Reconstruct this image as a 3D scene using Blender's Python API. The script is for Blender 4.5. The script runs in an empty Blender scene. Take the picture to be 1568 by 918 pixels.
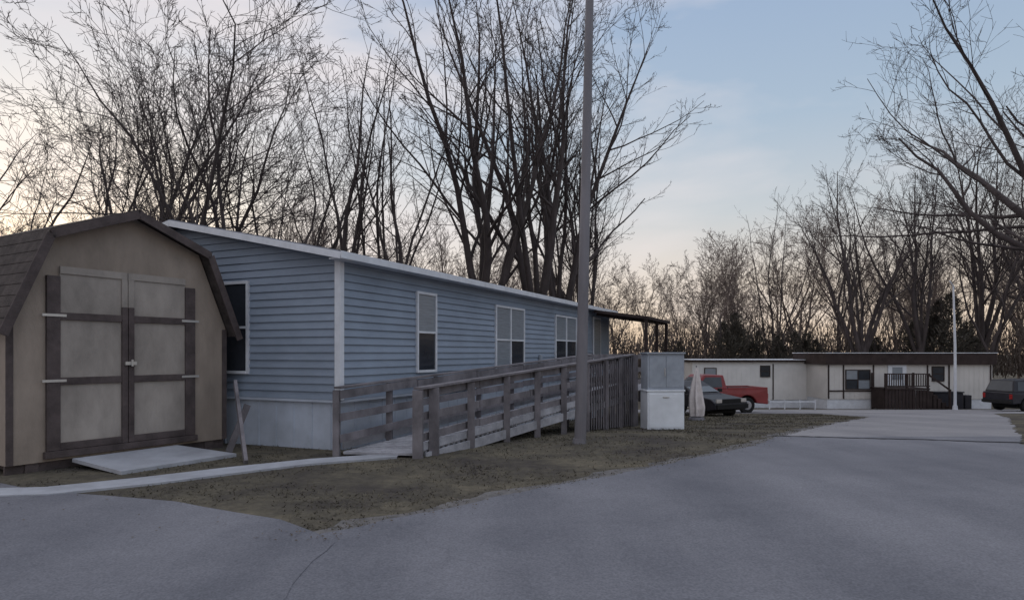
import bpy, math, random, mathutils
from mathutils import Vector, Matrix
R=math.radians
scene=bpy.context.scene
scene.view_settings.view_transform='Standard'
scene.view_settings.look='None'
scene.view_settings.exposure=0

# ---------------- terrain height ----------------
def sp(v): return v if v>30 else math.log(1+math.exp(v))
def g(Y): return -0.0645*(sp(Y-12)-sp(Y-44))

# ---------------- materials ----------------
def mat(name,col,rough=0.8,var=0.25,scale=3.0,bump=0.0,bscale=40.0,col2=None,metal=0.0,spec=0.3,stretch=None,detail=6):
    m=bpy.data.materials.new(name); m.use_nodes=True
    nt=m.node_tree; n=nt.nodes; l=nt.links
    b=n['Principled BSDF']
    b.inputs['Roughness'].default_value=rough
    b.inputs['Metallic'].default_value=metal
    b.inputs['Specular IOR Level'].default_value=spec
    tc=n.new('ShaderNodeTexCoord'); mp=n.new('ShaderNodeMapping')
    l.new(tc.outputs['Object'],mp.inputs['Vector'])
    if stretch: mp.inputs['Scale'].default_value=stretch
    nz=n.new('ShaderNodeTexNoise'); nz.inputs['Scale'].default_value=scale; nz.inputs['Detail'].default_value=detail
    nz.inputs['Roughness'].default_value=0.65
    l.new(mp.outputs['Vector'],nz.inputs['Vector'])
    rp=n.new('ShaderNodeValToRGB')
    c2=col2 if col2 else tuple(c*(1-var) for c in col)
    c1=col if col2 else tuple(min(1,c*(1+var)) for c in col)
    rp.color_ramp.elements[0].position=0.32; rp.color_ramp.elements[1].position=0.68
    rp.color_ramp.elements[0].color=(*c2,1); rp.color_ramp.elements[1].color=(*c1,1)
    l.new(nz.outputs['Fac'],rp.inputs['Fac'])
    l.new(rp.outputs['Color'],b.inputs['Base Color'])
    if bump>0:
        n2=n.new('ShaderNodeTexNoise'); n2.inputs['Scale'].default_value=bscale; n2.inputs['Detail'].default_value=4
        l.new(mp.outputs['Vector'],n2.inputs['Vector'])
        bp=n.new('ShaderNodeBump'); bp.inputs['Strength'].default_value=bump; bp.inputs['Distance'].default_value=0.02
        l.new(n2.outputs['Fac'],bp.inputs['Height']); l.new(bp.outputs['Normal'],b.inputs['Normal'])
    return m

M={}
M['siding']=mat('vinyl_siding',(0.235,0.285,0.365),0.6,0.14,.8,0.15,30,stretch=(1,1,2))
M['skirt']=mat('skirting',(0.43,0.48,0.57),0.6,0.16,1.5)
M['white']=mat('white_trim',(0.62,0.65,0.71),0.5,0.12,3)
M['roof']=mat('roof_shingle',(0.16,0.17,0.20),0.9,0.2,6,0.4,60)
M['glass']=mat('window_glass',(0.03,0.035,0.045),0.08,0.2,2,spec=0.6)
M['blind']=mat('window_blind',(0.22,0.25,0.29),0.25,0.2,2,spec=0.5,stretch=(1,1,20))
M['shedwall']=mat('shed_plywood',(0.285,0.24,0.205),0.85,0.26,1.3,0.3,30,stretch=(1,1,.45))
M['shedpanel']=mat('shed_door_panel',(0.30,0.272,0.25),0.85,0.28,1.6,0.3,30,stretch=(1,1,.45))
M['shedtrim']=mat('shed_trim',(0.08,0.064,0.064),0.8,0.35,4,0.3)
M['shedroof']=mat('shed_roof_shingle',(0.068,0.058,0.056),0.95,0.45,5,0.6,50)
M['metal']=mat('galvanised_metal',(0.5,0.5,0.5),0.4,0.1,5,metal=0.7)
M['wood']=mat('weathered_wood',(0.165,0.155,0.17),0.9,0.4,2.5,0.5,25,stretch=(1,1,.6))
M['wood2']=mat('weathered_deck',(0.32,0.325,0.36),0.9,0.3,3,0.4,25)
M['pole']=mat('pole_metal',(0.17,0.165,0.185),0.6,0.3,1.5,0.2,20,stretch=(1,1,.2))
M['concrete']=mat('concrete',(0.33,0.345,0.385),0.9,0.2,1.6,0.3,60)
M['bark']=mat('bark',(0.066,0.055,0.056),0.95,0.35,2.5,0.5,12,stretch=(1,1,.3))
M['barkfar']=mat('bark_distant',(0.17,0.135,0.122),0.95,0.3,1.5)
M['brush']=mat('brush_twigs',(0.115,0.092,0.08),0.95,0.4,.5)
M['evergreen']=mat('evergreen_needles',(0.075,0.068,0.058),0.9,0.45,1)
M['cream']=mat('cream_siding',(0.56,0.545,0.53),0.6,0.08,1.0,0.1)
M['creamw']=mat('pale_siding',(0.64,0.635,0.63),0.6,0.08,1.0)
M['brown']=mat('brown_fascia',(0.045,0.034,0.033),0.8,0.25,3,spec=.1)
M['red']=mat('red_paint',(0.20,0.022,0.026),0.35,0.15,3,spec=0.5)
M['dark']=mat('dark_paint',(0.02,0.02,0.028),0.45,0.2,3,spec=0.3)
M['tyre']=mat('tyre_rubber',(0.015,0.015,0.016),0.9,0.2,3)
M['tar']=mat('tar_sealant',(0.035,0.035,0.04),0.9,0.3,3)
M['chrome']=mat('bright_trim',(0.35,0.35,0.37),0.4,0.1,3,metal=0.6)
M['lamp']=mat('lamp_lens',(0.5,0.47,0.45),0.2,0.1,3)
M['redlamp']=mat('tail_lens',(0.3,0.02,0.02),0.2,0.1,3)
M['cabgrey']=mat('cabinet_grey',(0.30,0.335,0.39),0.5,0.2,2)
M['cabwhite']=mat('cabinet_white',(0.70,0.74,0.80),0.5,0.10,2)
M['canvas']=mat('canvas_cloth',(0.62,0.58,0.58),0.9,0.15,6,0.4,30)
M['orange']=mat('orange_plastic',(0.35,0.08,0.04),0.6,0.2,3)
M['gravel']=mat('gravel_shoulder',(0.13,0.125,0.125),0.95,0.4,5,0.8,40)
M['leaf']=mat('dry_grass',(0.095,0.085,0.064),0.95,0.4,1.2)
M['litter']=mat('leaf_litter',(0.10,0.082,0.068),0.95,0.5,3)

def ground_mat():
    m=bpy.data.materials.new('winter_grass'); m.use_nodes=True
    nt=m.node_tree;n=nt.nodes;l=nt.links;b=n['Principled BSDF']
    b.inputs['Roughness'].default_value=1; b.inputs['Specular IOR Level'].default_value=0.1
    tc=n.new('ShaderNodeTexCoord')
    a=n.new('ShaderNodeTexNoise'); a.inputs['Scale'].default_value=0.6; a.inputs['Detail'].default_value=8; a.inputs['Roughness'].default_value=.7
    f=n.new('ShaderNodeTexNoise'); f.inputs['Scale'].default_value=7; f.inputs['Detail'].default_value=8; f.inputs['Roughness'].default_value=.75
    l.new(tc.outputs['Object'],a.inputs['Vector']); l.new(tc.outputs['Object'],f.inputs['Vector'])
    r=n.new('ShaderNodeValToRGB'); e=r.color_ramp.elements
    e[0].position=.38; e[0].color=(.064,.058,.055,1); e[1].position=.66; e[1].color=(.15,.134,.102,1)
    e2=r.color_ramp.elements.new(.5); e2.color=(.094,.086,.071,1)
    l.new(a.outputs['Fac'],r.inputs['Fac'])
    r2=n.new('ShaderNodeValToRGB'); r2.color_ramp.elements[0].position=.3; r2.color_ramp.elements[0].color=(.65,.65,.65,1)
    r2.color_ramp.elements[1].position=.7; r2.color_ramp.elements[1].color=(1.3,1.28,1.25,1)
    l.new(f.outputs['Fac'],r2.inputs['Fac'])
    mx=n.new('ShaderNodeMixRGB'); mx.blend_type='MULTIPLY'; mx.inputs['Fac'].default_value=1
    l.new(r.outputs['Color'],mx.inputs['Color1']); l.new(r2.outputs['Color'],mx.inputs['Color2'])
    l.new(mx.outputs['Color'],b.inputs['Base Color'])
    bp=n.new('ShaderNodeBump'); bp.inputs['Strength'].default_value=.5; bp.inputs['Distance'].default_value=.05
    l.new(f.outputs['Fac'],bp.inputs['Height']); l.new(bp.outputs['Normal'],b.inputs['Normal'])
    return m
M['grass']=ground_mat()

def asphalt(name,c1,c2,crack):
    m=bpy.data.materials.new(name); m.use_nodes=True
    nt=m.node_tree;n=nt.nodes;l=nt.links;b=n['Principled BSDF']
    b.inputs['Roughness'].default_value=.85; b.inputs['Specular IOR Level'].default_value=0.2
    tc=n.new('ShaderNodeTexCoord')
    a=n.new('ShaderNodeTexNoise'); a.inputs['Scale'].default_value=0.38; a.inputs['Detail'].default_value=8; a.inputs['Roughness'].default_value=.7
    f=n.new('ShaderNodeTexNoise'); f.inputs['Scale'].default_value=60; f.inputs['Detail'].default_value=4
    mpp=n.new('ShaderNodeMapping'); mpp.inputs['Rotation'].default_value=(0,0,R(31)); mpp.inputs['Scale'].default_value=(.55,.05,1)
    st=n.new('ShaderNodeTexNoise'); st.inputs['Scale'].default_value=1.3; st.inputs['Detail'].default_value=4
    l.new(tc.outputs['Object'],mpp.inputs['Vector']); l.new(mpp.outputs['Vector'],st.inputs['Vector'])
    l.new(tc.outputs['Object'],a.inputs['Vector']); l.new(tc.outputs['Object'],f.inputs['Vector'])
    r=n.new('ShaderNodeValToRGB'); e=r.color_ramp.elements
    av=n.new('ShaderNodeMath'); av.operation='ADD'; l.new(a.outputs['Fac'],av.inputs[0]); l.new(st.outputs['Fac'],av.inputs[1])
    hv=n.new('ShaderNodeMath'); hv.operation='MULTIPLY'; hv.inputs[1].default_value=.5; l.new(av.outputs[0],hv.inputs[0])
    l.new(hv.outputs[0],r.inputs['Fac'])
    e[0].position=.40; e[0].color=(*c1,1); e[1].position=.60; e[1].color=(*c2,1)
    r2=n.new('ShaderNodeValToRGB'); r2.color_ramp.elements[0].position=.3; r2.color_ramp.elements[0].color=(.75,.75,.75,1)
    r2.color_ramp.elements[1].position=.7; r2.color_ramp.elements[1].color=(1.22,1.22,1.22,1)
    l.new(f.outputs['Fac'],r2.inputs['Fac'])
    v=n.new('ShaderNodeTexVoronoi'); v.feature='DISTANCE_TO_EDGE'; v.inputs['Scale'].default_value=.16
    w=n.new('ShaderNodeTexNoise'); w.inputs['Scale'].default_value=1.2; w.inputs['Detail'].default_value=6
    l.new(tc.outputs['Object'],w.inputs['Vector'])
    ad=n.new('ShaderNodeMixRGB'); ad.blend_type='ADD'; ad.inputs['Fac'].default_value=.9
    l.new(tc.outputs['Object'],ad.inputs['Color1']); l.new(w.outputs['Color'],ad.inputs['Color2'])
    l.new(ad.outputs['Color'],v.inputs['Vector'])
    r3=n.new('ShaderNodeValToRGB'); r3.color_ramp.elements[0].position=0; r3.color_ramp.elements[0].color=(crack,crack,crack,1)
    r3.color_ramp.elements[1].position=.004; r3.color_ramp.elements[1].color=(1,1,1,1)
    l.new(v.outputs['Distance'],r3.inputs['Fac'])
    mx=n.new('ShaderNodeMixRGB'); mx.blend_type='MULTIPLY'; mx.inputs['Fac'].default_value=1
    l.new(r.outputs['Color'],mx.inputs['Color1']); l.new(r2.outputs['Color'],mx.inputs['Color2'])
    my=n.new('ShaderNodeMixRGB'); my.blend_type='MULTIPLY'; my.inputs['Fac'].default_value=1
    l.new(mx.outputs['Color'],my.inputs['Color1']); l.new(r3.outputs['Color'],my.inputs['Color2'])
    l.new(my.outputs['Color'],b.inputs['Base Color'])
    bp=n.new('ShaderNodeBump'); bp.inputs['Strength'].default_value=.3; bp.inputs['Distance'].default_value=.01
    l.new(f.outputs['Fac'],bp.inputs['Height']); l.new(bp.outputs['Normal'],b.inputs['Normal'])
    return m
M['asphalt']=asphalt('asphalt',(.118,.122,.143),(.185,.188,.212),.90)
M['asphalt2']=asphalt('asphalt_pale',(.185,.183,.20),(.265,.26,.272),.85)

# ---------------- mesh builder ----------------
class MB:
    def __init__(s): s.v=[];s.f=[];s.m=[]
    def add(s,vs,fs,mi=0):
        o=len(s.v); s.v+= [tuple(q) for q in vs]
        for f in fs: s.f.append(tuple(i+o for i in f)); s.m.append(mi)
    def box(s,x0,x1,y0,y1,z0,z1,mi=0):
        s.add([(x0,y0,z0),(x1,y0,z0),(x1,y1,z0),(x0,y1,z0),(x0,y0,z1),(x1,y0,z1),(x1,y1,z1),(x0,y1,z1)],
              [(0,3,2,1),(4,5,6,7),(0,1,5,4),(1,2,6,5),(2,3,7,6),(3,0,4,7)],mi)
    def beam(s,p,q,w,h,mi=0):
        p=Vector(p);q=Vector(q);d=(q-p).normalized()
        up=Vector((0,0,1)) if abs(d.z)<.95 else Vector((0,1,0))
        a=d.cross(up).normalized(); b=a.cross(d).normalized()
        vs=[]
        for c in (p,q):
            for sa,sb in ((-1,-1),(1,-1),(1,1),(-1,1)):
                vs.append(c+a*sa*w/2+b*sb*h/2)
        s.add(vs,[(0,1,2,3),(4,7,6,5),(0,4,5,1),(1,5,6,2),(2,6,7,3),(3,7,4,0)],mi)
    def tube(s,pts,rs,n,mi=0,cap=False):
        o=len(s.v); ref=None
        for i,p in enumerate(pts):
            d=(pts[min(i+1,len(pts)-1)]-pts[max(i-1,0)])
            if d.length<1e-6: d=Vector((0,0,1))
            d.normalize()
            if ref is None: ref=d.orthogonal().normalized()
            a=(ref-d*ref.dot(d))
            if a.length<1e-4: a=d.orthogonal()
            a.normalize(); b=d.cross(a); ref=a
            r=rs[i]
            for k in range(n):
                t=2*math.pi*k/n; c=math.cos(t)*r; e=math.sin(t)*r
                s.v.append((p.x+a.x*c+b.x*e,p.y+a.y*c+b.y*e,p.z+a.z*c+b.z*e))
        for i in range(len(pts)-1):
            for k in range(n):
                k2=(k+1)%n
                s.f.append((o+i*n+k,o+i*n+k2,o+(i+1)*n+k2,o+(i+1)*n+k)); s.m.append(mi)
        if cap:
            s.f.append(tuple(o+(len(pts)-1)*n+k for k in range(n))); s.m.append(mi)
            s.f.append(tuple(o+k for k in reversed(range(n)))); s.m.append(mi)
    def loft(s,pts,mi=0):
        n=len(pts)
        vs=[(p[0],-p[2],p[1]) for p in pts]+[(p[0],p[2],p[1]) for p in pts]
        fs=[tuple(range(n)),tuple(reversed(range(n,2*n)))]
        for i in range(n):
            j=(i+1)%n; fs.append((j,i,i+n,j+n))
        s.add(vs,fs,mi)
    def mesh(s,name,mats,smooth=False):
        me=bpy.data.meshes.new(name); me.from_pydata(s.v,[],s.f)
        for k in mats: me.materials.append(M[k])
        me.polygons.foreach_set('material_index',s.m)
        if smooth: me.polygons.foreach_set('use_smooth',[True]*len(s.f))
        me.update(); return me
    def obj(s,name,mats,parent=None,smooth=False,bevel=0,fix=False):
        me=s.mesh(name,mats,smooth)
        if fix:
            import bmesh
            bm=bmesh.new(); bm.from_mesh(me); bmesh.ops.recalc_face_normals(bm,faces=bm.faces); bm.to_mesh(me); bm.free()
        o=bpy.data.objects.new(name,me); scene.collection.objects.link(o)
        if parent: o.parent=parent
        if bevel:
            b=o.modifiers.new('bevel','BEVEL'); b.width=bevel; b.segments=2; b.limit_method='ANGLE'
        return o
def empty(name,loc,rz=0):
    e=bpy.data.objects.new(name,None); e.location=loc; e.rotation_euler=(0,0,rz); e.empty_display_size=.3
    scene.collection.objects.link(e); return e

def lerp_tab(tab,y):
    if y<=tab[0][0]: return tab[0][1]
    for (a,b),(c,d) in zip(tab,tab[1:]):
        if y<=c: return b+(d-b)*(y-a)/(c-a)
    return tab[-1][1]

# ---------------- ground ----------------
rows=[-300,-60,-20,-5]+[0.25*i for i in range(0,245)]+[70,90,140,300,800,1500]
b=MB()
xs=[-1500,-200,-60,-20,0,20,60,200,1500]
for Y in rows:
    for x in xs: b.v.append((x,Y,g(Y)))
for i in range(len(rows)-1):
    for j in range(len(xs)-1):
        k=i*len(xs)+j; b.f.append((k,k+1,k+1+len(xs),k+len(xs))); b.m.append(0)
b.obj('ground',['grass'])

def sheet(name,mt,y0,y1,xl,xr,dz,nx=6,wob=0):
    b=MB(); ys=[y for y in rows if y0<=y<=y1]; rnd=random.Random(5)
    for Y in ys:
        a=lerp_tab(xl,Y)+rnd.uniform(-wob,wob); c=lerp_tab(xr,Y)+rnd.uniform(-wob,wob)
        for j in range(nx): b.v.append((a+(c-a)*j/(nx-1),Y,g(Y)+dz))
    for i in range(len(ys)-1):
        for j in range(nx-1):
            k=i*nx+j; b.f.append((k,k+1,k+1+nx,k+nx)); b.m.append(0)
    return b.obj(name,[mt])
XL=[(-20,-1.7),(5.75,-1.69),(6.4,-1.05),(7.7,.35),(9.15,1.97),(11.3,4.14),(13.2,5.4),(18.2,8.85),(24.75,13.6),(30,13.6)]
XR=[(-20,40),(3,20),(6,8),(11.5,9.0),(23.3,17.7),(30,22)]
sheet('gravel_shoulder','gravel',5.5,29,[(y,x-.28) for y,x in XL],[(y,x+.5) for y,x in XL],.003,wob=.16,nx=3)
sheet('asphalt_road','asphalt',-20,13.25,XL,XR,.007,wob=.07)
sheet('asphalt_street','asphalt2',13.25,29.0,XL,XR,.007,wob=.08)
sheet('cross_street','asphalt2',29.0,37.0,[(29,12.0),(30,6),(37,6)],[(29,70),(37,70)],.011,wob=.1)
DR=[(-20,-1.5),(5.5,-1.5),(5.75,-1.69),(6.25,-2.22),(7.1,-3.8),(7.45,-5.2),(8,-6.3),(8.5,-9),(10,-20)]
sheet('driveway','asphalt',-20,10,[(-20,-40),(10,-40)],DR,.0115,wob=.03)
b=MB(); pts=[]
rn=random.Random(3)
for i in range(60):
    f=i/59; x=5.3+f*5.2; y=13.35-f*1.9+rn.uniform(-.03,.03)+.05*math.sin(f*17)
    pts.append((x,y))
for i in range(59):
    (x,y),(x2,y2)=pts[i],pts[i+1]; w=rn.uniform(.05,.08)
    b.add([(x,y-w,g(y-w)+.016),(x2,y2-w,g(y2-w)+.016),(x2,y2+w,g(y2+w)+.016),(x,y+w,g(y+w)+.016)],[(0,1,2,3)])
b.obj('road_tar_joint',['tar'])
# concrete walk
b=MB(); T=[(-1.75,10.35),(-3.0,9.75),(-3.9,9.05),(-4.7,8.3),(-5.5,7.7),(-7,7.5)]; Bq=[(-1.75,9.95),(-2.9,9.3),(-3.65,8.6),(-4.3,7.95),(-5.2,7.3),(-7,7.05)]
for i in range(5):
    a,c=T[i],T[i+1]; d,e=Bq[i+1],Bq[i]
    vs=[(a[0],a[1],.025),(c[0],c[1],.025),(d[0],d[1],.025),(e[0],e[1],.025)]
    vs2=[(x,y,-.05) for x,y,z in vs]
    b.add(vs+vs2,[(0,1,2,3),(0,4,5,1),(2,6,7,3)])
b.obj('concrete_path',['concrete'],fix=True)

def in_verge(x,y):
    if y<5.8 or y>34: return False
    if x>lerp_tab(XL,y)+.05: return False
    if y<8.5 and x<lerp_tab(DR[2:],y)-.04: return False
    return True
b=MB(); bl=MB(); rn=random.Random(11); c=0
PW=[(-7,7.25),(-5.3,7.5),(-4.5,8.1),(-3.8,8.8),(-3,9.5),(-1.75,10.15)]
while c<36000:
    y=5.9+abs(rn.random()**1.4)*22; x=rn.uniform(-6.5,13)
    if not in_verge(x,y): continue
    if mathutils.noise.noise(Vector((x*.9,y*.9,0)))<rn.uniform(-.35,.35): continue
    if (x+1.75)<0 and 7<y<10.4 and abs(y-lerp_tab(PW,x))<.27: continue
    c+=1
    a=rn.uniform(0,6.28); h=rn.uniform(.008,.03)*(1+.02*y); w=.004+.0006*y
    dx,dy=math.cos(a)*w,math.sin(a)*w; lx,ly=rn.uniform(-.05,.05),rn.uniform(-.05,.05); z=g(y)
    b.add([(x-dx,y-dy,z),(x+dx,y+dy,z),(x+lx,y+ly,z+h)],[(0,1,2)])
b.obj('grass_tufts',['leaf'])
for i in range(1500):
    y=5.5+rn.random()**1.3*20
    e=lerp_tab(XL,y); x=e+rn.gauss(-.1,.3)+(-rn.random()*5 if rn.random()<.3 else 0)
    z=g(y)+.022; s=rn.uniform(.006,.018); a=rn.uniform(0,6.28); t=rn.uniform(0,.01)
    ca,sa=math.cos(a)*s,math.sin(a)*s
    bl.add([(x-ca,y-sa,z),(x+sa*.6,y-ca*.6,z+t),(x+ca,y+sa,z+.004),(x-sa*.6,y+ca*.6,z)],[(0,1,2,3)])
bl.obj('fallen_leaves',['litter'])

# ---------------- siding helpers ----------------
def lap_wall(b,p,u,nrm,L,z0,z1,h=.132,mi=0,clip=None):
    z=z0
    while z<z1-1e-3:
        zt=min(z+h,z1)
        a0,a1=clip(z) if clip else (0,L); c0,c1=clip(zt) if clip else (0,L)
        if a1-a0<.02: break
        def P(t,off,zz): return (p[0]+u[0]*t+nrm[0]*off,p[1]+u[1]*t+nrm[1]*off,zz)
        b.add([P(a0,.03,z),P(a1,.03,z),P(c1,.002,zt),P(c0,.002,zt),P(a0,.0,z),P(a1,.0,z)],[(0,1,2,3),(4,5,1,0)],mi)
        z=zt

def window(b,face,a0,a1,z0,z1,double=False,fm=0,gm=1,bm_=2,out=.05,mix=(2,1)):
    def bx(s0,s1,za,zb,o0,o1,mi):
        p=[face(s0,o0),face(s1,o0),face(s1,o1),face(s0,o1)]
        vs=[(*q,za) for q in p]+[(*q,zb) for q in p]
        b.add(vs,[(0,3,2,1),(4,5,6,7),(0,1,5,4),(1,2,6,5),(2,3,7,6),(3,0,4,7)],mi)
    t=.05
    bx(a0-t,a0,z0-t,z1+t,0,out,fm); bx(a1,a1+t,z0-t,z1+t,0,out,fm)
    bx(a0,a1,z1,z1+t,0,out,fm); bx(a0,a1,z0-t,z0,0,out+.01,fm)
    parts=[(a0,a1)]
    if double:
        m=(a0+a1)/2; parts=[(a0,m-.03),(m+.03,a1)]; bx(m-.03,m+.03,z0,z1,0,out-.003,fm)
    for i,(s0,s1) in enumerate(parts):
        zm=(z0+z1)/2
        bx(s0,s1,zm-.02,zm+.02,0,out-.005,fm)
        bx(s0,s1,zm+.02,z1,0,.036,mix[0] if not isinstance(mix[0],tuple) else mix[0][i])
        bx(s0,s1,z0,zm-.02,0,.034,mix[1] if not isinstance(mix[1],tuple) else mix[1][i])

# ---------------- main mobile home ----------------
home=empty('mobile_home',(-2.85,10.8,0),R(65.68))
L=16.0;W=7.3;EZ=3.2;RZ=3.97;SK=.82
b=MB()
b.box(.005,L-.005,.005,W-.005,SK,EZ)
b.add([(.005,.005,EZ),(.005,W-.005,EZ),(.005,W/2,RZ-.02),(L-.005,.005,EZ),(L-.005,W-.005,EZ),(L-.005,W/2,RZ-.02)],[(0,2,1),(3,4,5)])
lap_wall(b,(0,0),(1,0),(0,-1),L,SK,EZ)
sl=(RZ-EZ)/(W/2)
def clip(z):
    if z<=EZ: return (0,W)
    k=(z-EZ)/sl; return (k,W-k)
lap_wall(b,(0,0),(0,1),(-1,0),W,SK,RZ,clip=clip)
lap_wall(b,(L,0),(0,1),(1,0),W,SK,RZ,clip=clip)
lap_wall(b,(0,W),(1,0),(0,1),L,SK,EZ)
b.obj('siding_walls',['siding'],home)
b=MB()
b.box(.03,L-.03,.03,W-.03,-1.6,SK-.003)
x=.0
while x<L:
    b.box(x+.03,x+.055,.018,.04,-1.6,SK-.01); x+=.4
y=.2
while y<W: b.box(.018,.04,y,y+.02,-1.6,SK-.01); y+=.4
b.box(-.03,L+.03,-.03,.03,SK-.045,SK-.004); b.box(-.03,.025,.03,W,SK-.045,SK-.004)
b.obj('skirting',['skirt'],home)
b=MB()
b.box(-.042,.06,-.044,-.031,SK,EZ); b.box(-.044,-.031,-.031,.07,SK,EZ+.02)
b.box(L-.08,L+.035,-.044,-.031,SK,EZ)
b.obj('corner_trim',['white'],home)
b=MB()
ov=.28; oe=.30; t=.05
def rp(x,y):
    k=min(y,W-y); return EZ+.09+k*sl
for (ya,yb) in ((-ov,W/2),(W+ov,W/2)):
    vs=[(-oe,ya,rp(0,ya)),(L+oe,ya,rp(0,ya)),(L+oe,yb,rp(0,yb)),(-oe,yb,rp(0,yb))]
    vs+= [(x,y,z-t) for x,y,z in vs]
    b.add(vs,[(0,1,2,3),(4,7,6,5),(0,4,5,1),(1,5,6,2),(2,6,7,3),(3,7,4,0)])
b.obj('roof',['roof'],home,fix=True)
b=MB()
zf=rp(0,-ov)
b.box(-oe-.02,L+oe+.02,-ov-.025,-ov-.003,zf-.12,zf-.005)
b.box(-oe,L+oe,-ov,-.026,zf-.12,zf-.105)
b.beam((-oe-.015,-ov,zf-.075),(-oe-.015,W/2,rp(0,W/2)-.075),.024,.11)
b.beam((-oe-.015,W+ov,zf-.075),(-oe-.015,W/2,rp(0,W/2)-.075),.024,.11)
b.beam((-oe/2-.01,-ov+.01,zf-.125),(-oe/2-.01,W/2,rp(0,W/2)-.125),oe-.04,.012)
b.obj('fascia',['white'],home)
b=MB()
fl=lambda a,o:(a,-o); fe=lambda a,o:(-o,a)
window(b,fl,2.33,2.98,1.26,2.77,mix=(2,1),out=.06)
window(b,fl,5.9,7.6,1.12,2.74,True,mix=((2,2),(2,1)),out=.06)
window(b,fl,10.1,12.0,1.26,2.72,True,mix=((2,2),(1,1)),out=.06)
window(b,fe,2.03,2.95,1.28,2.83,mix=(1,1),out=.06)
b.box(13.9,14.85,-.05,-.031,.85,2.9,0); b.box(14.0,14.75,-.065,-.051,.9,2.82,2)
b.obj('windows',['white','glass','blind'],home,fix=True)
b=MB()
b.box(8.7,8.85,-.09,-.031,1.2,1.55); b.box(8.76,8.79,-.06,-.031,-.5,1.2)
b.box(4.4,4.5,-.07,-.031,1.0,1.1)
b.obj('meter_box',['cabgrey'],home)
b=MB()
c0,c1,out=13.5,17.2,2.15
vs=[(c0,-.2,3.12),(c1,-.2,3.12),(c1,-out,2.84),(c0,-out,2.84)]; vs+=[(x,y,z-.1) for x,y,z in vs]
b.add(vs,[(0,1,2,3),(4,7,6,5),(0,4,5,1),(1,5,6,2),(2,6,7,3),(3,7,4,0)])
for x in (c0+.1,(c0+c1)/2,c1-.1): b.box(x-.05,x+.05,-out+.08,-out+.18,-1.4,2.75)
for x in [c0+.3+i*.6 for i in range(6)]: b.beam((x,-.2,2.98),(x,-out+.05,2.72),.05,.09)
b.box(c0,c1,-out,-.03,.55,.62,0)
b.box(c0,c1,-out+.05,-out+.09,1.42,1.5)
x=c0+.1
while x<c1: b.box(x,x+.04,-out+.055,-out+.085,.62,1.42); x+=.16
b.obj('porch_canopy',['brown'],home,fix=True)

# ---------------- wheelchair ramp ----------------
ramp=empty('wooden_ramp',(0,0,0))
P0=Vector((-1.44,10.0,0)); P1=Vector((3.2,17.3,0)); I0=Vector((-2.74,10.2,0)); I1=Vector((2.15,17.95,0))
def zt(f): return 1.0+.5*f
def zd(f): return .04+.54*f
b=MB(); bd=MB()
def post(p,top,w=.10):
    b.box(p.x-w/2,p.x+w/2,p.y-w/2,p.y+w/2,g(p.y)-.2,top)
fs=[0,.045,.16,.29,.42,.55,.68,.8,.9,1.0]
for f in fs:
    p=P0.lerp(P1,f); post(p,zt(f)+(.02 if f>.05 else .03),.12 if f>.05 else .15)
for f in [0,.13,.27,.42,.56,.7,.85,1]:
    p=I0.lerp(I1,f); post(p,zt(f)+.02,.1)
n=Vector((.844,-.536,0))
for (A,B_,s) in ((P0,P1,1),(I0,I1,-1)):
    off=n*(.075*s)
    for dz,h in ((-.04,.13),(-.40,.12),(-.72,.12)):
        N=5
        for i in range(N):
            f0,f1=i/N,(i+1)/N-.002
            a=A.lerp(B_,f0)-off; c=A.lerp(B_,f1)-off
            jit=random.Random(i*7+int(dz*100)).uniform(-.018,.018)
            b.beam((a.x,a.y,zt(f0)+dz+jit),(c.x,c.y,zt(f1)+dz-jit),.035,h)
    a=A-off*.2;c=B_-off*.2
    b.beam((a.x,a.y,zt(0)+.055),(c.x,c.y,zt(1)+.055),.15,.035)
N=62
for i in range(N):
    f=(i+.5)/N; p=P0.lerp(P1,f); q=I0.lerp(I1,f)
    d=(q-p); p2=p+d*.06; q2=q-d*.06
    bd.beam((p2.x,p2.y,zd(f)),(q2.x,q2.y,zd(f)),.128,.035)
for A,B_ in ((P0,P1),(I0,I1)):
    a=A.lerp(B_,.02);c=B_
    bd.beam((a.x,a.y,zd(0)-.07),(c.x,c.y,zd(1)-.12),.04,.16)
    bd.beam((a.x-n.x*.05,a.y-n.y*.05,zd(0)+.10),(c.x-n.x*.05,c.y-n.y*.05,zd(1)+.10),.03,.12)
f=.70
while f<1.0:
    p=P0.lerp(P1,f)+n*.03; rr=random.Random(int(f*1000))
    b.beam((p.x,p.y,g(p.y)+.03),(p.x,p.y,zt(f)-.02+rr.uniform(-.03,.02)),.028,.10); f+=.0155
hm=Matrix.Translation((-2.85,10.8,0))@Matrix.Rotation(R(65.68),4,'Z')
def H(t,o,z): v=hm@Vector((t,-o,z)); return (v.x,v.y,v.z)
for i in range(36):
    t_=8.3+i*.145; bd.beam(H(t_,1.3,.58),H(t_,2.8,.58),.135,.035)
for o in (1.3,2.8):
    for dz in (.0,-.36,-.7): b.beam(H(8.9,o,1.5+dz),H(13.5,o,1.5+dz),.04,.12)
    for t_ in (8.9,10.4,11.9,13.4):
        p=Vector(H(t_,o,0)); post(p,1.55)
b.obj('rails_and_posts',['wood'],ramp)
bd.obj('deck_boards',['wood2'],ramp)

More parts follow.
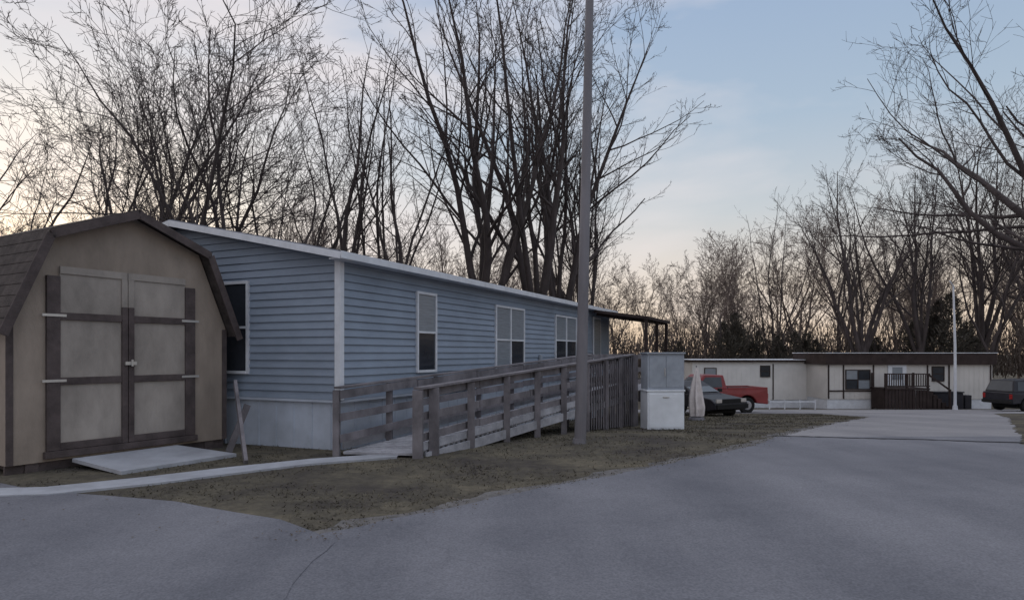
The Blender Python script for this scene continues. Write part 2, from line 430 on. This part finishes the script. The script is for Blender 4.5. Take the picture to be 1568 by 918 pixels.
# ---------------- shed ----------------
shed=empty('garden_shed',(-6.58,8.5,0),R(60))
w=3.236; D=3.0; cx=w/2; fz=.12
prof=[(0,fz),(w,fz),(w,2.02),(w-.50,3.22),(cx,3.66),(.50,3.22),(0,2.02)]
b=MB(); n_=len(prof)
vs=[(x,0,z) for x,z in prof]+[(x,D,z) for x,z in prof]
b.add(vs,[tuple(range(n_)),tuple(reversed(range(n_,2*n_)))]+[((i+1)%n_,i,i+n_,(i+1)%n_+n_) for i in range(n_)])
b.obj('shed_walls',['shedwall'],shed,fix=True)
b=MB()
rp_=[(-.13,1.90),(.43,3.27),(cx,3.74),(w-.43,3.27),(w+.13,1.90)]
th=.05
for i in range(4):
    (xa,za),(xb,zb)=rp_[i],rp_[i+1]
    dx,dz=xb-xa,zb-za; ll=math.hypot(dx,dz); nx,nz=dz/ll*th,-dx/ll*th
    vs=[(xa,-.2,za),(xb,-.2,zb),(xb,D+.15,zb),(xa,D+.15,za)]
    vs+=[(x+nx,y,z+nz) for x,y,z in vs]
    b.add(vs,[(0,1,2,3),(4,7,6,5),(0,4,5,1),(1,5,6,2),(2,6,7,3),(3,7,4,0)])
    m_=max(3,int(ll/.16))
    for k in range(m_):
        f0=k/m_; x0=xa+dx*f0; z0=za+dz*f0; x1=xa+dx*(f0+.93/m_); z1=za+dz*(f0+.93/m_)
        ox,oz=-dz/ll*.009,dx/ll*.009
        b.add([(x0+ox,-.205,z0+oz),(x1+ox,-.205,z1+oz),(x1+ox,D+.155,z1+oz),(x0+ox,D+.155,z0+oz),(x0,-.205,z0),(x1,-.205,z1),(x1,D+.155,z1),(x0,D+.155,z0)],
              [(0,1,2,3),(0,4,5,1),(1,5,6,2),(2,6,7,3),(3,7,4,0)])
b.obj('shed_roof',['shedroof'],shed,fix=True)
b=MB()
for i in range(4):
    (xa,za),(xb,zb)=rp_[i],rp_[i+1]
    b.beam((xa,-.218,za-.07),(xb,-.218,zb-.07),.022,.12)
b.box(-.015,.07,-.02,-.001,fz,2.0); b.box(w-.07,w+.015,-.02,-.001,fz,2.0)
d0,d1,dz0,dz1=.47,2.62,.26,2.78; dm=(d0+d1)/2
b.box(d0-.02,d0+.15,-.05,-.003,dz0,dz1-.12); b.box(d1-.15,d1+.02,-.05,-.003,dz0,dz1-.12)
b.box(dm-.09,dm-.006,-.055,-.003,dz0,dz1-.5); b.box(dm+.006,dm+.09,-.055,-.003,dz0,dz1-.5)
for z in (dz0,1.16,2.06):
    hh=.10
    b.box(d0+.152,dm-.092,-.048,-.003,z,z+hh); b.box(dm+.092,d1-.152,-.048,-.003,z,z+hh)
b.box(d0-.05,d1+.05,-.07,-.001,dz0-.10,dz0-.005)
b.obj('shed_trim',['shedtrim'],shed,bevel=.004)
b=MB()
b.box(d0+.15,d1-.15,-.022,-.002,dz0,dz1+.02)
b.box(d0+.15,dm-.006,-.04,-.023,dz1-.08,dz1+.02); b.box(dm+.006,d1-.15,-.04,-.023,dz1-.08,dz1+.02)
b.box(dm-.09,dm-.006,-.045,-.023,dz1-.498,dz1-.082); b.box(dm+.006,dm+.09,-.045,-.023,dz1-.498,dz1-.082)
b.obj('shed_doors',['shedpanel'],shed)
b=MB()
for z in (1.17,2.07):
    for xa,xb in ((d0-.08,d0+.22),(d1-.22,d1+.08)): b.box(xa,xb,-.06,-.0505,z+.03,z+.065)
b.box(dm-.06,dm+.11,-.085,-.056,1.42,1.47); b.box(dm+.02,dm+.05,-.10,-.086,1.40,1.50)
b.obj('hinges_and_latch',['metal'],shed)
b=MB()
for x in (.3,cx,w-.3): b.box(x-.08,x+.08,.02,D-.02,-.1,fz-.002)
b.box(.0,w,.05,.09,-.05,fz-.002)
b.obj('skids',['shedtrim'],shed)
b=MB()
vs=[(.75,-.08,.13),(2.3,-.08,.13),(2.55,-1.2,.045),(.8,-1.2,.045)]
vs+=[(x,y,z-.05) for x,y,z in vs]
b.add(vs,[(0,1,2,3),(4,7,6,5),(0,4,5,1),(1,5,6,2),(2,6,7,3),(3,7,4,0)])
b.obj('entry_ramp',['concrete'],shed,fix=True)
b=MB(); b.box(-.03,-.001,.5,.8,1.2,1.55)
b.obj('side_box',['orange'],shed)
b=MB()
b.beam((-4.62,10.9,1.1),(-3.85,9.45,0),.05,.13)
b.beam((-4.35,10.75,.75),(-4.6,10.6,.0),.05,.1)
b.obj('wooden_plank',['wood'])

# ---------------- poles ----------------
b=MB(); pts=[Vector((1.23+.0215*z,11.85,z-.3)) for z in (0,2,5,8,12)]
b.tube(pts,[.108,.10,.088,.075,.06],16,cap=True)
b.tube([Vector((1.22,11.85,-.1)),Vector((1.22,11.85,.05))],[.13,.115],16,cap=True)
b.tube([Vector((1.5,11.85,11.6)),Vector((1.9,11.7,12.2)),Vector((2.6,11.5,12.5))],[.05,.045,.04],8,cap=True)
b.box(2.5,3.2,11.35,11.65,12.38,12.52)
b.obj('street_lamp',['pole'],smooth=False)
b=MB(); X0=24.9;Y0=36.7
b.tube([Vector((X0,Y0,g(Y0)-.2)),Vector((X0,Y0,2)),Vector((X0-.1,Y0,5.4))],[.08,.065,.045],10,cap=True)
b.tube([Vector((X0-.1,Y0,5.35)),Vector((X0-.5,Y0-.3,5.6))],[.04,.03],8,cap=True)
b.tube([Vector((X0,Y0,g(Y0)-.1)),Vector((X0,Y0,g(Y0)+.25))],[.15,.11],10,cap=True)
b.obj('metal_pole',['white'])

# ---------------- utility cabinet ----------------
cab=empty('storage_cabinet',(3.70,16.1,g(16.1)),R(6))
b=MB()
b.box(-.46,.46,-.28,.28,.0,.93,1); b.box(-.48,.48,-.30,.30,.931,.97,1)
b.box(-.45,.47,-.25,.27,.971,1.84,0); b.box(-.48,.49,-.30,.30,1.841,1.88,0)
b.box(-.40,.0,-.262,-.251,1.03,1.79,0); b.box(.02,.42,-.262,-.251,1.03,1.79,0)
b.box(-.03,-.01,-.275,-.263,1.3,1.5,2)
b.box(-.42,.42,-.292,-.281,.06,.88,1); b.box(-.08,.08,-.31,-.293,.78,.81,2)
b.obj('cabinet_body',['cabgrey','cabwhite','metal'],cab,bevel=.01)
# ---------------- patio umbrella (closed) ----------------
b=MB(); X0,Y0=6.1,21.6; z0=g(Y0)
b.tube([Vector((X0,Y0,z0)),Vector((X0,Y0,z0+1.8))],[.025,.02],8,0,True)
rn=random.Random(2)
pts=[];rs=[]
for z,r in ((.14,.24),(.4,.27),(.75,.24),(1.1,.18),(1.45,.11),(1.75,.03)):
    pts.append(Vector((X0+rn.uniform(-.015,.015),Y0,z0+z))); rs.append(r)
o=len(b.v); b.tube(pts,rs,14,1)
for i in range(o,len(b.v)):
    k=(i-o)%14
    if k%2:
        v=b.v[i]; lv=(i-o)//14; c_=pts[lv]; b.v[i]=(c_.x+(v[0]-c_.x)*.6,c_.y+(v[1]-c_.y)*.6,v[2])
b.tube([Vector((X0,Y0,z0)),Vector((X0,Y0,z0+.1))],[.28,.24],14,0,True)
b.obj('patio_umbrella',['pole','canvas'])

# ---------------- background homes ----------------
def trailer(name,x0,x1,Y,zb,zt_,depth,fas,mats):
    e=empty(name,(x0,Y,0)); Lx=x1-x0
    b=MB(); b.box(0,Lx,0,depth,zb+.6,zt_-.02)
    x=.15
    while x<Lx: b.box(x,x+.03,-.012,-.001,zb+.6,zt_-fas); x+=.3
    b.obj('siding_walls',[mats[0]],e)
    b=MB(); b.box(.03,Lx-.03,.04,depth-.04,zb-.4,zb+.598); b.obj('skirting',[mats[1]],e)
    b=MB()
    b.box(-.15,Lx+.15,-.18,depth+.18,zt_-fas,zt_+.02)
    b.box(-.2,Lx+.2,-.22,depth+.22,zt_+.021,zt_+.06,1)
    b.obj('roof',[mats[2],mats[3]],e)
    return e
e1=trailer('mobile_home',11.6,20.6,42.0,-2.0,1.12,4.2,.10,('creamw','white','brown','white'))
b=MB()
fr=lambda a,o:(a,-o)
window(b,fr,4.4,4.95,.1,.75,out=.05,fm=3,mix=(1,1)); window(b,fr,.8,1.5,-.4,.6,out=.05,fm=3,mix=(2,1))
b.box(5.15,5.22,-.03,-.013,-1.4,.9,3); b.box(8.9,9.02,-.03,-.013,-1.4,.95,3)
b.obj('windows',['white','glass','blind','brown'],e1,fix=True)
e2=trailer('mobile_home',18.95,28.9,39.3,-1.78,1.56,4.2,.66,('cream','white','brown','white'))
b=MB()
window(b,fr,1.15,2.55,-.55,.55,True,out=.06,fm=3,mix=((2,1),(1,2)))
window(b,fr,6.35,7.0,-.05,.75,out=.06,fm=3,mix=(1,1))
for x in (.05,.95,2.75,6.0,7.3,9.8): b.box(x,x+.08,-.04,-.013,-1.15,.88,3)
b.box(.15,2.75,-.045,-.014,-.72,-.64,3)
b.box(3.65,4.75,-.07,-.013,-.42,.88,0); b.box(3.9,4.5,-.085,-.071,.0,.75,2)
b.obj('windows_and_door',['white','glass','blind','brown'],e2,fix=True)
b=MB()
gz=g(38)
b.box(2.6,5.2,-1.6,-.02,-.52,-.44)
for x in (2.65,3.9,5.1):
    b.box(x-.05,x+.05,-1.58,-1.48,gz-.1,.42)
for x in (2.65,5.1): b.box(x-.05,x+.05,-.2,-.1,gz-.1,.42)
b.box(2.6,5.2,-1.6,-1.54,.36,.42); b.box(2.6,5.2,-1.59,-1.55,-.35,-.29)
x=2.7
while x<5.1: b.box(x,x+.05,-1.585,-1.555,-.35,.36); x+=.13
x=2.6
while x<5.1: b.box(x,x+.17,-1.57,-1.54,gz,-.53); x+=.2
b.box(2.58,2.64,-1.5,-.2,gz,-.53)
b.beam((5.15,-1.5,.35),(6.4,-1.5,-.55),.06,.09); b.box(6.35,6.45,-1.55,-1.45,gz-.1,-.5)
for i in range(5): b.box(5.2+i*.25,5.5+i*.25,-1.4,-.5,gz+.02,-.62-i*.22)
b.obj('porch_and_steps',['brown'],e2)
b=MB(); b.box(5.9,7.6,-.9,-.3,g(38.7),-.75); b.box(5.85,7.65,-.95,-.25,-.75,-.68); b.box(7.9,8.3,-.6,-.2,g(39),-.9)
b.obj('porch_storage',['dark'],e2,bevel=.03)
b=MB()
for x in [15.2+i*.9 for i in range(4)]: b.box(x,x+.06,38.6,38.66,g(38.6)-.1,g(38.6)+.55)
b.box(15.2,17.96,38.61,38.65,g(38.6)+.4,g(38.6)+.47)
b.obj('low_fence',['white'])

# ---------------- vehicles ----------------
def wheel(b,x,y,r,w,mt=0,mh=1):
    b.tube([Vector((x,y-w/2,r)),Vector((x,y-w/2+.03,r)),Vector((x,y+w/2-.03,r)),Vector((x,y+w/2,r))],[r*.9,r,r,r*.9],20,mt,True)
    s=1 if y>0 else -1
    b.tube([Vector((x,y+s*w/2*.9,r)),Vector((x,y+s*(w/2+.012),r))],[r*.6,r*.5],14,mh,True)
def arc(cx,cz,r,x0,x1,n=8):
    out=[]
    a0=math.acos(max(-1,min(1,(x0-cx)/r))); a1=math.acos(max(-1,min(1,(x1-cx)/r)))
    for i in range(n+1):
        a=a0+(a1-a0)*i/n; out.append((cx+r*math.cos(a),cz+r*math.sin(a)))
    return out
def vehicle(name,loc,rz,kind,paint):
    e=empty(name,loc,rz)
    if kind=='pickup':
        hl=2.65; hw=.92; wr=.38; wx=(1.72,-1.6); top=[(-hl,1.12),(-.62,1.14),(1.0,1.16),(2.45,1.06),(hl,.95),(hl,.5)]
        cab=[(-.62,1.13,.88),(-.50,1.78,.72),(.45,1.80,.72),(1.15,1.13,.86)]
    elif kind=='suv':
        hl=2.3; hw=.9; wr=.36; wx=(1.42,-1.4); top=[(-hl,1.0),(1.0,1.02),(2.1,.92),(hl,.8),(hl,.45)]
        cab=[(-2.2,1.0,.86),(-2.0,1.62,.68),(.35,1.66,.68),(1.1,1.0,.84)]
    else:
        hl=2.3; hw=.88; wr=.33; wx=(1.42,-1.35); top=[(-hl,.92),(-1.6,.97),(.95,.93),(2.05,.80),(hl,.66),(hl,.4)]
        cab=[(-1.75,.95,.82),(-1.0,1.38,.62),(.1,1.42,.62),(1.05,.92,.8)]
    bot=[]
    for x in wx:
        bot+=arc(x,wr,wr+.09,x+wr+.08,x-wr-.08)
    pr=[(x,z) for x,z in top]+[(wx[0]+wr+.1,.3)]+bot+[(-hl,.42)]
    b=MB(); b.loft([(x,z,hw if z<1.0 else hw-.03) for x,z in pr])
    b.obj('body',[paint],e,bevel=.04,fix=True)
    b=MB(); b.loft(cab); b.obj('cabin',[paint],e,bevel=.04,fix=True)
    b=MB()
    (xa,za,ha),(xb,zb,hb),(xc,zc,hc),(xd,zd_,hd)=cab
    def P(u,v,s):
        x0=xa+(xb-xa)*v; x1=xd+(xc-xd)*v; h=ha+(hb-ha)*v
        return (x0+(x1-x0)*u,s*(h+.008),za+(zb-za)*v)
    segs=[(.07,.48),(.52,.93)] if kind!='pickup' else [(.14,.86)]
    for s in (-1,1):
        for u0,u1 in segs: b.add([P(u0,.15,s),P(u1,.15,s),P(u1,.86,s),P(u0,.86,s)],[(0,1,2,3)])
    def Q(v,y,front):
        if front: x=xd+(xc-xd)*v+.012; h=hd+(hc-hd)*v
        else: x=xa+(xb-xa)*v-.012; h=ha+(hb-ha)*v
        return (x,y*h*.9,za+(zb-za)*v+.005)
    for fr_ in (True,False): b.add([Q(.12,-1,fr_),Q(.12,1,fr_),Q(.9,1,fr_),Q(.9,-1,fr_)],[(0,1,2,3)])
    b.obj('glass',['glass'],e)
    b=MB()
    for x in wx:
        for s in (-1,1): wheel(b,x,s*(hw-.12),wr,.22)
        b.box(x-wr-.05,x+wr+.05,-hw+.25,hw-.25,.2,.75)
    b.obj('wheels',['tyre','chrome'],e)
    b=MB()
    b.box(hl-.02,hl+.09,-hw+.05,hw-.05,.42,.60,0 if kind=='pickup' else 3); b.box(-hl-.09,-hl+.02,-hw+.05,hw-.05,.45,.60,0 if kind=='pickup' else 3)
    for s in (-1,1):
        b.box(hl-.05,hl+.015,s*(hw-.23)-.14,s*(hw-.23)+.14,.66,.80,1)
        b.box(-hl-.015,-hl+.05,s*(hw-.12)-.08,s*(hw-.12)+.08,.68,.92,2)
        xm=cab[3][0]-.3; b.box(xm-.06,xm+.06,s*(hw+.08)-.08,s*(hw+.08)+.08,cab[0][1]+.02,cab[0][1]+.16,3)
    b.box(hl-.03,hl+.012,-.5,.5,.64,.80,3)
    b.obj('bumpers_and_lights',['chrome','lamp','redlamp','tyre'],e,bevel=.01)
    if kind=='pickup':
        b=MB(); b.box(-hl+.08,-.68,-hw+.12,hw-.12,1.10,1.146); b.obj('bed_floor',['tyre'],e)
        b=MB()
        for s in (-1,1): b.box(-hl+.02,-.65,s*(hw-.08)-.05,s*(hw-.08)+.05,1.08,1.21)
        b.box(-hl+.0,-hl+.08,-hw+.06,hw-.06,1.08,1.205); b.obj('bed_rails',[paint],e,bevel=.015)
    return e
vehicle('pickup_truck',(9.15,30.8,g(30.8)+.01),math.pi+R(10),'pickup','red')
vehicle('parked_car',(7.45,27.4,g(27.4)+.01),R(-62),'sedan','dark')
vehicle('parked_car',(27.0,33.6,g(33.6)+.012),R(8),'suv','dark')

# ---------------- trees ----------------
def tree(seed,height,r0,tf,limbs,ang,counts,wander=.12,trop=.06,minr=.011,limbl=.72,sub=(.34,.60),extra=(),matk='bark',lr=(.42,.66)):
    rn=random.Random(seed); b=MB()
    def rv(): return Vector((rn.gauss(0,1),rn.gauss(0,1),rn.gauss(0,1)))
    def grow(p,d,r,Ln,lvl,endr):
        ns=(7,9,7,5,4,3)[min(lvl,5)]; sd=(9,7,5,4,3,3)[min(lvl,5)]
        pts=[p.copy()];rs=[r];ds=[d.copy()]
        for i in range(ns):
            tr=trop if lvl<3 else trop*.5
            d=(d+rv()*wander*(1 if lvl>0 else .35)+Vector((0,0,1))*tr).normalized()
            p=p+d*(Ln/ns); pts.append(p.copy()); ds.append(d.copy())
            f=((i+1)/ns)**(.8 if lvl else 1); rs.append(max(minr*.6,r+(endr-r)*f))
        b.tube(pts,rs,sd)
        return pts,rs,ds
    def child(parent,lvl,Ln):
        pts,rs,ds=parent
        if lvl>=len(counts): return
        n=counts[lvl]; n=max(1,int(n*rn.uniform(.75,1.25)+.5))
        for k in range(n):
            f=.18+.82*(k+rn.random())/n if lvl>1 else .2+.8*(k+rn.random())/n
            f=min(f,.999); i=f*(len(pts)-1); i0=int(i); t=i-i0
            p=pts[i0].lerp(pts[i0+1],t); r=rs[i0]+(rs[i0+1]-rs[i0])*t; d=ds[i0+1]
            o=d.cross(rv())
            if o.length<1e-3: continue
            o.normalize(); a=R(rn.uniform(22,50))
            nd=(d*math.cos(a)+o*math.sin(a)).normalized()
            if nd.z<-.05: nd.z*=-.4; nd.normalize()
            cl=Ln*rn.uniform(*sub)*(1.15-.5*f)
            cr=max(minr,r*rn.uniform(.42,.62))
            c=grow(p,nd,cr,cl,lvl+1,max(minr*.5,cr*.25))
            child(c,lvl+1,cl)
    d=Vector((rn.uniform(-.06,.06),rn.uniform(-.06,.06),1)).normalized()
    T=grow(Vector((0,0,-.4)),d,r0,height*tf,0,r0*.78)
    a0=rn.uniform(0,6.28)
    b.tube([Vector((0,0,-.4)),Vector((0,0,.1)),Vector((0,0,.6))],[r0*1.5,r0*1.3,r0*.98],9)
    for k in range(limbs):
        az=a0+6.283*k/limbs+rn.uniform(-.4,.4); a=R(rn.uniform(*ang)) if k>0 else R(ang[0]*.4)
        nd=Vector((math.cos(az)*math.sin(a),math.sin(az)*math.sin(a),math.cos(a)))
        i=max(2,len(T[0])-1-(k%3)); st=T[0][i]
        Ln=height*limbl*rn.uniform(.82,1.08); r=r0*rn.uniform(*lr)
        c=grow(st,nd,r,Ln,1,r*.10); child(c,1,Ln)
    for st,nd,r,Ln in extra:
        c=grow(Vector(st),Vector(nd).normalized(),r,Ln,1,r*.2); child(c,1,Ln)
    return b.mesh('bare_tree_branches',[matk],True)

big=tree(31,25,.54,.20,6,(8,24),(0,12,6,4,3),wander=.08,trop=.055,limbl=.82,minr=.012,lr=(.42,.64),sub=(.26,.46))
big2=tree(32,24,.46,.24,5,(8,22),(0,12,6,4,3),wander=.08,trop=.06,limbl=.8,minr=.012,lr=(.42,.66),sub=(.26,.46))
med=tree(3,15,.24,.24,4,(14,38),(0,8,5,4,3),wander=.15,trop=.06,limbl=.75,minr=.009)
med2=tree(4,15,.22,.30,4,(12,36),(0,8,5,4,3),wander=.16,trop=.05,limbl=.72,minr=.009)
pop=tree(5,22,.24,.35,4,(5,14),(0,10,4,3,2),wander=.06,trop=.08,limbl=.68,sub=(.16,.30))
pop2=tree(6,22,.26,.12,4,(5,16),(0,10,4,3,2),wander=.07,trop=.08,limbl=.85,sub=(.16,.30))
nearR=tree(7,17,.32,.26,6,(18,58),(0,8,6,4,3),wander=.13,trop=.05,limbl=.60,minr=.007,extra=[((0,0,4.3),(-1,.05,.10),.13,7.6)])
nearL=tree(17,17,.26,.46,5,(30,66),(0,6,5,4,2),wander=.14,trop=.03,limbl=.50,minr=.007)
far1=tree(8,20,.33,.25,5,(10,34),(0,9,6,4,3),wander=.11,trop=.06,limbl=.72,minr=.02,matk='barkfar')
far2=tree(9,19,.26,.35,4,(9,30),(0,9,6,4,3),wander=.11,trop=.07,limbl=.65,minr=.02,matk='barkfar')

def put(me,px,Y,s=1,rz=0,name='bare_tree',parent=None):
    o=bpy.data.objects.new(name,me); o.location=(px,Y,g(Y)-.05); o.rotation_euler=(0,0,rz); o.scale=(s,s,s)
    scene.collection.objects.link(o)
    if parent: o.parent=parent
    return o
put(big,-1.2,36,1.0,.5)
put(big2,1.4,37,1.0,2.1)
put(big2,2.9,41,1.0,5.0)
put(big2,5.2,45,.8,.9)
put(pop,-8.6,34,1.0,.2); put(pop2,-7.2,36,.95,2.2); put(pop,-5.6,33,.85,4.0)
put(med,-10.2,23.5,1.0,1.0); put(med2,-14.6,27,1.1,2.5); put(med,-17.6,27.5,1.05,4.2)
put(med2,-12.0,30,1.1,.3); put(med,-21.5,26,1.05,5.3); put(med2,-19,36,1.3,1.8); put(med,-13,39,1.3,2.9)
put(nearR,16.8,18.0,1.0,0)
put(nearL,-12.4,10.4,1.0,3.6)
put(big,26.5,50,.72,2.2); put(big2,31.5,50,.75,.4); put(pop2,22.5,56,.8,1.3); put(big2,38.5,54,.9,3.1); put(med,35,48,1.1,2)
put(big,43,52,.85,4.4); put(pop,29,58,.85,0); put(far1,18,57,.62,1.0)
tl=empty('distant_treeline',(0,0,0)); rn=random.Random(21)
x=-85
while x<95:
    Y=rn.uniform(60,84); s=rn.uniform(.6,.98)
    if 8<x<26: s*=.8
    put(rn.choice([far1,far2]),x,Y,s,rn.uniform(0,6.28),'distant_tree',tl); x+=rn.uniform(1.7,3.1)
b=MB(); rn=random.Random(8)
for i in range(90000):
    x=rn.uniform(-40,75); Y=rn.uniform(54,64)
    hmax=6.0+.8*math.sin(x*.35)+.8*math.sin(x*.93+1)+.7*math.sin(x*2.1)
    if x<0: hmax*=.8
    f=rn.random()**.9*(.6+.4*rn.random())
    z=g(Y)+1.5*(1-f)+f*(hmax+1.2); s=rn.uniform(.05,.15)*(1.15-.5*f)
    a=rn.uniform(0,6.28); e=rn.uniform(-.7,.7)
    u=Vector((math.cos(a),math.sin(a),0))*s; v=Vector((-math.sin(a)*math.sin(e),math.cos(a)*math.sin(e),math.cos(e)))*s*rn.uniform(3,8)
    c=Vector((x,Y,z)); b.add([c-u*.4,c+u*.4,c+v],[(0,1,2)])
b.obj('undergrowth',['brush'])
def evergreen(seed,h,r):
    b=MB(); rn=random.Random(seed)
    b.tube([Vector((0,0,-.2)),Vector((0,0,h*.9))],[.15,.03],7,1)
    tops=[(rn.uniform(-.6,.6)*r,rn.uniform(-.4,.4)*r,rn.uniform(.7,1.0)) for _ in range(4)]
    for i in range(9000):
        tx,ty,th_=rn.choice(tops)
        f=rn.random()**.85; hh=h*th_; z=.1+f*(hh-.2); rr=.62*r*(1-f**1.6)**.6*(.8+.3*math.sin(f*19+tx*9)+.2*rn.random())
        a=rn.uniform(0,6.28); rr*=.85+.25*math.sin(a*3+f*9)
        q=rr*rn.random()**.4
        c=Vector((tx*(1-.3*f)+math.cos(a)*q,ty+math.sin(a)*q,z)); s=rn.uniform(.05,.13)
        d1=Vector((rn.gauss(0,1),rn.gauss(0,1),rn.gauss(0,.6))).normalized()*s; d2=Vector((math.cos(a)*.7,math.sin(a)*.7,rn.uniform(0,1.2)))*s*2
        b.add([c-d1*.5,c+d1*.5,c+d2],[(0,1,2)])
    return b.mesh('evergreen_mesh',['evergreen','bark'])
ev=[evergreen(1,6.8,2.8),evergreen(2,6.2,2.2)]
for (x,Y,k,s) in ((16.6,52,0,1.1),(19.5,53,1,1.0),(22.0,53,1,.95),(33.5,51,1,1.45),(36.0,52,0,1.0),(25.5,54,0,.85),(13.5,54,1,.85),(30,54,0,.8)):
    put(ev[k],x,Y,s,x,'evergreen_tree')

# ---------------- sky + light ----------------
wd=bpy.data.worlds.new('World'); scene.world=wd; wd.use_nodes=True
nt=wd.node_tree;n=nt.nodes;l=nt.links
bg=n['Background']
sky=n.new('ShaderNodeTexSky'); sky.sky_type='NISHITA'; sky.sun_disc=False
sky.sun_elevation=R(10); sky.sun_rotation=R(-35); sky.dust_density=1.5
sc=n.new('ShaderNodeMixRGB'); sc.blend_type='MULTIPLY'; sc.inputs['Fac'].default_value=1; sc.inputs['Color2'].default_value=(.13,.13,.13,1)
l.new(sky.outputs['Color'],sc.inputs['Color1'])
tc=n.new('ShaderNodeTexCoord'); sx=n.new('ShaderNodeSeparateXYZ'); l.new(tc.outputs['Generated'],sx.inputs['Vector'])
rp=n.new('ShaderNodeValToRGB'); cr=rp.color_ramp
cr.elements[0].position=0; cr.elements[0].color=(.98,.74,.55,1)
cr.elements[1].position=1; cr.elements[1].color=(1.27,1.3,1.44,1)  # unseen overhead sky made brighter than the visible part to lift scene light
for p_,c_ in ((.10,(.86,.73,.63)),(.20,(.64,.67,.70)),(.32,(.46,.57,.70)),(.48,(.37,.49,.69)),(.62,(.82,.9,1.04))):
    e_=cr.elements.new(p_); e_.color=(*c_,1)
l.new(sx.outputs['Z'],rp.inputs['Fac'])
mp=n.new('ShaderNodeMapping'); mp.inputs['Scale'].default_value=(1,1,3.2); mp.inputs['Rotation'].default_value=(.15,.1,0)
l.new(tc.outputs['Generated'],mp.inputs['Vector'])
nz=n.new('ShaderNodeTexNoise'); nz.inputs['Scale'].default_value=2.2; nz.inputs['Detail'].default_value=6; nz.inputs['Roughness'].default_value=.5; nz.inputs['Distortion'].default_value=.4
l.new(mp.outputs['Vector'],nz.inputs['Vector'])
mr=n.new('ShaderNodeMath'); mr.operation='MULTIPLY_ADD'; mr.inputs[1].default_value=-.17; l.new(sx.outputs['X'],mr.inputs[0]); l.new(nz.outputs['Fac'],mr.inputs[2])
cl=n.new('ShaderNodeValToRGB'); cl.color_ramp.elements[0].position=.40; cl.color_ramp.elements[0].color=(0,0,0,1)
cl.color_ramp.elements[1].position=.70; cl.color_ramp.elements[1].color=(.72,.72,.72,1)
l.new(mr.outputs[0],cl.inputs['Fac'])
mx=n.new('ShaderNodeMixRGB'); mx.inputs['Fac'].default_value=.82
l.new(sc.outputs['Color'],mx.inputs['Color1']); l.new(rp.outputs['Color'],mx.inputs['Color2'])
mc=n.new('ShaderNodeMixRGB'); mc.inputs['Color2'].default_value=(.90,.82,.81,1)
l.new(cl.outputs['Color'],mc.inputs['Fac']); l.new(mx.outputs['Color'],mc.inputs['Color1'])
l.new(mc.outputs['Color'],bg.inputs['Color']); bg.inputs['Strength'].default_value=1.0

sd=bpy.data.lights.new('sun','SUN'); sd.energy=.7; sd.angle=R(25); sd.color=(1,.86,.74)
so=bpy.data.objects.new('sun',sd); scene.collection.objects.link(so)
dirv=Vector((-math.sin(R(35))*math.cos(R(12)),math.cos(R(35))*math.cos(R(12)),math.sin(R(12))))
so.rotation_euler=dirv.to_track_quat('Z','Y').to_euler(); so.location=(0,0,30)

# ---------------- camera ----------------
cd=bpy.data.cameras.new('camera'); cam=bpy.data.objects.new('camera',cd); scene.collection.objects.link(cam)
cam.location=(0,0,1.6); cam.rotation_euler=(R(90),0,0)
cd.sensor_width=36; cd.lens=36*1000/1568; cd.shift_y=81/1568; cd.clip_end=3000; cd.clip_start=.05
scene.camera=cam
